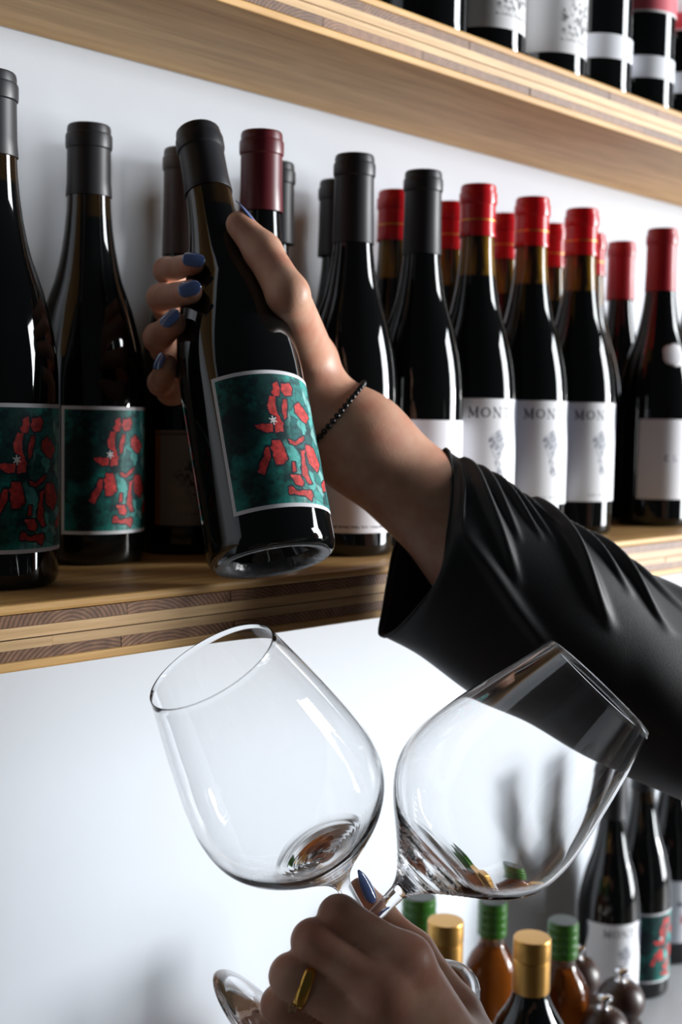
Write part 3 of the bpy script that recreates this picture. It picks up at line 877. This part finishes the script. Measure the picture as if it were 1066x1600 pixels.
hair.base = [(hc - fw * .03 + up * .035, hc + fw * .015 + up * .048, .082, .066), (hc - fw * .055 + up * .01, hc - fw * .065 - up * .17, .070, .050, .03),
             (hc - fw * .02 + lat * .06, hc - fw * .03 + lat * .062 - up * .09, .028, .02, .02), (hc - fw * .02 - lat * .06, hc - fw * .03 - lat * .062 - up * .09, .028, .02, .02)]
link('hair', sdf_mesh('hair', hair, .005), 'hair_brown', person)

# nails
def nail(tipc, dirv, n, L, W, r, pt=.6):
    d = nrm(dirv); n = nrm(np.array(n) - d * (np.array(n) @ d)); s = np.cross(d, n)
    tt = np.arange(0, .02, .0003)
    k = int(np.argmax(body.field(tipc + n * tt[:, None]) > 0))
    tipc = tipc + n * (tt[k] - r)
    v, f = [], []
    nu, nw = 12, 9
    for i in range(nu + 1):
        t = i / nu
        wd = W / 2 * (max(.12, 1 - ((.26 - t) / .26) ** 2) ** .5 if t < .26 else 1) * (1 if t < pt else max(.10, (1 - ((t - pt) / (1 - pt)) ** 2) ** (.5 if pt > .5 else .8)))
        for j in range(nw):
            q = j / (nw - 1) * 2 - 1
            x = (t - .42) * L
            ang = q * wd / r
            v.append(tipc + d * x + s * r * math.sin(ang) + n * (r * math.cos(ang) + .0007 - .0018 * (t - .3) ** 2 * 2))
    for i in range(nu):
        for j in range(nw - 1):
            a_ = i * nw + j; f.append((a_, a_ + 1, a_ + nw + 1, a_ + nw))
    o = link('fingernail', mesh('nail', v, f), 'nail_blue', person)
    m = o.modifiers.new('thick', 'SOLIDIFY'); m.thickness = .0006; m.offset = 0
    return o
CAMB = RM @ np.array([0, 0, 1.]); CAMR = RM @ np.array([1., 0, 0]); CAMU = RM @ np.array([0, 1., 0])
TI = {k: body.limbs[i][0][-1][1] for i, k in enumerate(('i', 'm', 'r', 'l', 't', 'li', 'lm', 'lr', 'll', 'lt'))}
nail(TI['i'], CAMR * 1 - CAMU * .12 + CAMB * .1, CAMB * 1 + CAMU * .22, 0.0136, 0.0096, 0.0064)
nail(TI['m'], CAMR * 1 + CAMU * .25 + CAMB * .1, CAMB * 1 - CAMR * .05 + CAMU * .1, 0.0136, 0.0098, 0.007)
nail(TI['r'], CAMR * .8 + CAMU * .75 + CAMB * .1, CAMB * .95 - CAMR * .35 + CAMU * .2, 0.0128, 0.0096, 0.0072)
nail(TI['l'], CAMR * .3 + CAMU * .9 + CAMB * .1, CAMB * .75 - CAMR * .65, 0.0108, 0.0084, 0.0064)
nail(TI['t'] + CAMU * .001, -CAMR * .62 + CAMU * .80, CAMR * .85 + CAMU * .55 + CAMB * .12, .0205, .0094, .0076, .3)
nail(TI['lt'], -CAMR * .42 + CAMU * .9, CAMB * .7 + CAMR * .72 + CAMU * .1, .0195, .0090, .0062, .3)

# ring on the lower hand
def torus(name, c, axis, R, r, m, parent, seg=40, ms=12, sx=1):
    ax = nrm(axis); x = nrm(np.cross(ax, [.2, .9, .3])); y = np.cross(ax, x)
    v, f = [], []
    for i in range(seg):
        a_ = 2 * math.pi * i / seg; rad = x * math.cos(a_) + y * math.sin(a_)
        for j in range(ms):
            b_ = 2 * math.pi * j / ms
            v.append(c + rad * (R + r * math.cos(b_)) + ax * r * sx * math.sin(b_))
    for i in range(seg):
        for j in range(ms):
            f.append((i * ms + j, ((i + 1) % seg) * ms + j, ((i + 1) % seg) * ms + (j + 1) % ms, i * ms + (j + 1) % ms))
    return link(name, mesh(name, v, f), m, parent)
rp = S_(456, 1525, .580); raxis = nr - rp
rcn = rp + raxis * .17
ring = torus('ring', rcn, nrm(raxis) + CAMU * .22, .0106, .0015, 'gold', person, sx=2.0)
ring['label'] = 'gold ring with a small clear stone'
gd = nrm(CAMB * .60 - CAMU * .70 - CAMR * .45); gd = nrm(gd - nrm(raxis) * (gd @ nrm(raxis)))
bm = bmesh.new(); bmesh.ops.create_icosphere(bm, subdivisions=1, radius=.0026); me = bpy.data.meshes.new('stone'); bm.to_mesh(me); bm.free()
st = link('stone', me, 'gem', ring); st.location = rcn + gd * .0126
# bead bracelet on the raised wrist
ax = nrm(fa1 - wr); bc = wr + ax * .012 + ax * .008
bx = nrm(np.cross(ax, CAMB)); by = np.cross(ax, bx)
brace = empty('bracelet', (0, 0, 0)); brace.parent = person; brace['label'] = 'thin bracelet of small black beads'
bm = bmesh.new(); bmesh.ops.create_icosphere(bm, subdivisions=2, radius=.0021); beadm = bpy.data.meshes.new('bead'); bm.to_mesh(beadm); bm.free(); beadm.shade_smooth()
beadm.materials.append(MATS['bead_black'])
bs = beadm.copy(); bs.materials.clear(); bs.materials.append(MATS['bead_silver'])
NBD = 46
rr = np.arange(.015, .05, .0004)
for i in range(NBD):
    a_ = 2 * math.pi * i / NBD
    dv = bx * math.cos(a_) + by * math.sin(a_)
    dd = body.field(bc + dv * rr[:, None])
    k = np.argmax(dd > .0016)
    b_ = link('bead', bs if i in (4, 5) else beadm, parent=brace); b_.location = bc + dv * rr[k]

# black top: right sleeve with folds, left sleeve, trunk
def sleeve():
    rows = []   # centre, up vector, near vector
    def row(T_, B_, dt, db, near, far=None):
        t, b = S_(*T_, dt), S_(*B_, db); c = (t + b) / 2
        if far is None: nv = CAMB * near
        else: c = (t + b + S_(*near) + S_(*far)) / 4; nv = (S_(*near) - S_(*far)) / 2
        return np.concatenate([c, (t - b) / 2, nv])
    rows.append(row((697, 704), (596, 986), .815, .802, (697, 880, .768), (618, 850, .842)))
    rows.append(row((742, 735), (652, 1022), .815, .803, .045))
    rows.append(row((810, 772), (742, 1090), .818, .808, .050))
    rows.append(row((885, 818), (830, 1128), .822, .815, .056))
    rows.append(row((965, 868), (925, 1182), .83, .822, .060))
    rows.append(row((1066, 930), (1050, 1240), .845, .835, .064))
    for t_, k_ in ((.55, .075), (.85, .076), (1.08, .066)):
        rows.append(np.concatenate([el + (rs_ - el) * t_ - up * .012, up * k_, CAMB * .064]))
    RING = [(697, 704, .815), (703, 765, .790), (697, 830, .775), (686, 898, .768), (652, 945, .775), (614, 983, .790), (593, 987, .802), (600, 945, .815), (607, 903, .830), (618, 850, .842), (645, 790, .842), (675, 730, .832)]
    RP = [S_(*x) for x in RING]
    ring = spline(RP[-2:] + RP + RP[:3], 16 * 40 + 1)[80:80 + 480:2]
    nr_, nc = 320, 240
    Rw = spline(rows, nr_)
    v, f = [], []
    def ridge(u, th_, u0, t0, u1, t1, wid, h_):
        # fold line from (u0,t0) to (u1,t1) in sleeve coordinates
        du, dt_ = u1 - u0, (t1 - t0)
        k = np.clip(((u - u0) * du + (th_ - t0) * dt_) / (du * du + dt_ * dt_), 0, 1)
        d = math.hypot((u - u0 - k * du), (th_ - t0 - k * dt_) * .22)
        return 1.3 * h_ * math.sin(math.pi * min(1, k * .8 + .15)) * math.exp(-(d / wid) ** 2)
    FOLDS = [(.08, .05, .26, 1.35, .014, .0050), (.13, .02, .25, .95, .010, .0036), (.17, .05, .30, .8, .009, .0036), (.21, .1, .33, .75, .009, .0030),
             (.30, .05, .46, 1.25, .016, .0075), (.37, .0, .50, .8, .011, .0045), (.41, -.1, .58, .95, .013, .0060), (.50, .1, .64, .7, .014, .0035), (.14, 1.2, .38, 1.9, .03, .003),
             (.60, .1, .80, 1.2, .03, .006), (.05, .25, .12, 1.1, .008, .0022), (.26, .15, .36, .6, .006, .0028)]
    for i, r in enumerate(Rw):
        u = i / (nr_ - 1); c, a_, b_ = r[:3], r[3:6], r[6:9]
        for j in range(nc):
            t = 2 * math.pi * j / nc
            tt = t if t < math.pi else t - 2 * math.pi
            ct, s_ = math.cos(t), math.sin(t)
            p = c + a_ * ct + b_ * s_
            wgt = max(0, 1 - u / .22) ** 2
            if wgt: p = p + wgt * (ring[j] - (Rw[0][:3] + Rw[0][3:6] * ct + Rw[0][6:9] * s_))
            n = nrm(a_ * ct / (a_ @ a_) ** .5 + b_ * s_ / (b_ @ b_) ** .5)
            d = sum(ridge(u, tt, *F_) for F_ in FOLDS)
            d += .0022 * math.sin(9 * u + 3 * t) * math.sin(2.0 * t + 5 * u) * min(1, u * 8)
            if u < .012: d += .0012
            v.append(p + n * d)
    for i in range(nr_ - 1):
        for j in range(nc):
            k = (j + 1) % nc
            f.append((i * nc + j, i * nc + k, (i + 1) * nc + k, (i + 1) * nc + j))
    return v, f
sv, sf = sleeve()
so = link('sleeve', mesh('sleeve', sv, sf), 'black_cloth', None)
mdf = so.modifiers.new('thick', 'SOLIDIFY'); mdf.thickness = .0016; mdf.offset = 0
so.parent = person; so['label'] = 'loose wide short sleeve of black woven cloth'
top = Figure()
top.base = [(T(-.06, .01, 1.22), T(.06, .01, 1.22), .10, .10), (T(-.06, .02, .80), T(.06, .02, .80), .125, .125), (T(-.05, .02, 1.2), T(-.05, .02, .8), .105, .125, .04), (T(.05, .02, 1.2), T(.05, .02, .8), .105, .125, .04),
            (T(-.02, 0, 1.29), rs_ + up * .004, .062, .066, .03), (T(.02, 0, 1.29), ls_ + up * .004, .062, .064, .03),
            (ls_, ls_ + (le - ls_) * .62, .062, .066, .03)]
link('top_bodice', sdf_mesh('top', top, .006), 'black_cloth', person)
legs = Figure()
legs.base = [(T(-.05, .01, .80), T(.05, .01, .80), .115, .115)]
for s in (-1, 1):
    legs.limbs.append(([(T(.075 * s, .01, .78), T(.085 * s, .01, .45), .09, .068, .03), (T(.085 * s, .01, .45), T(.09 * s, -.01, .07), .068, .055, .03)], .03))
link('trousers', sdf_mesh('trousers', legs, .008), 'black_cloth', person)
for s in (-1, 1):
    sh = Figure(); sh.base = [(T(.09 * s, -.03, .035), T(.10 * s, .15, .028), .035, .028), (T(.09 * s, -.03, .05), T(.09 * s, -.01, .09), .038, .045)]
    link('shoe', sdf_mesh('shoe', sh, .006), 'shoe_black', person)
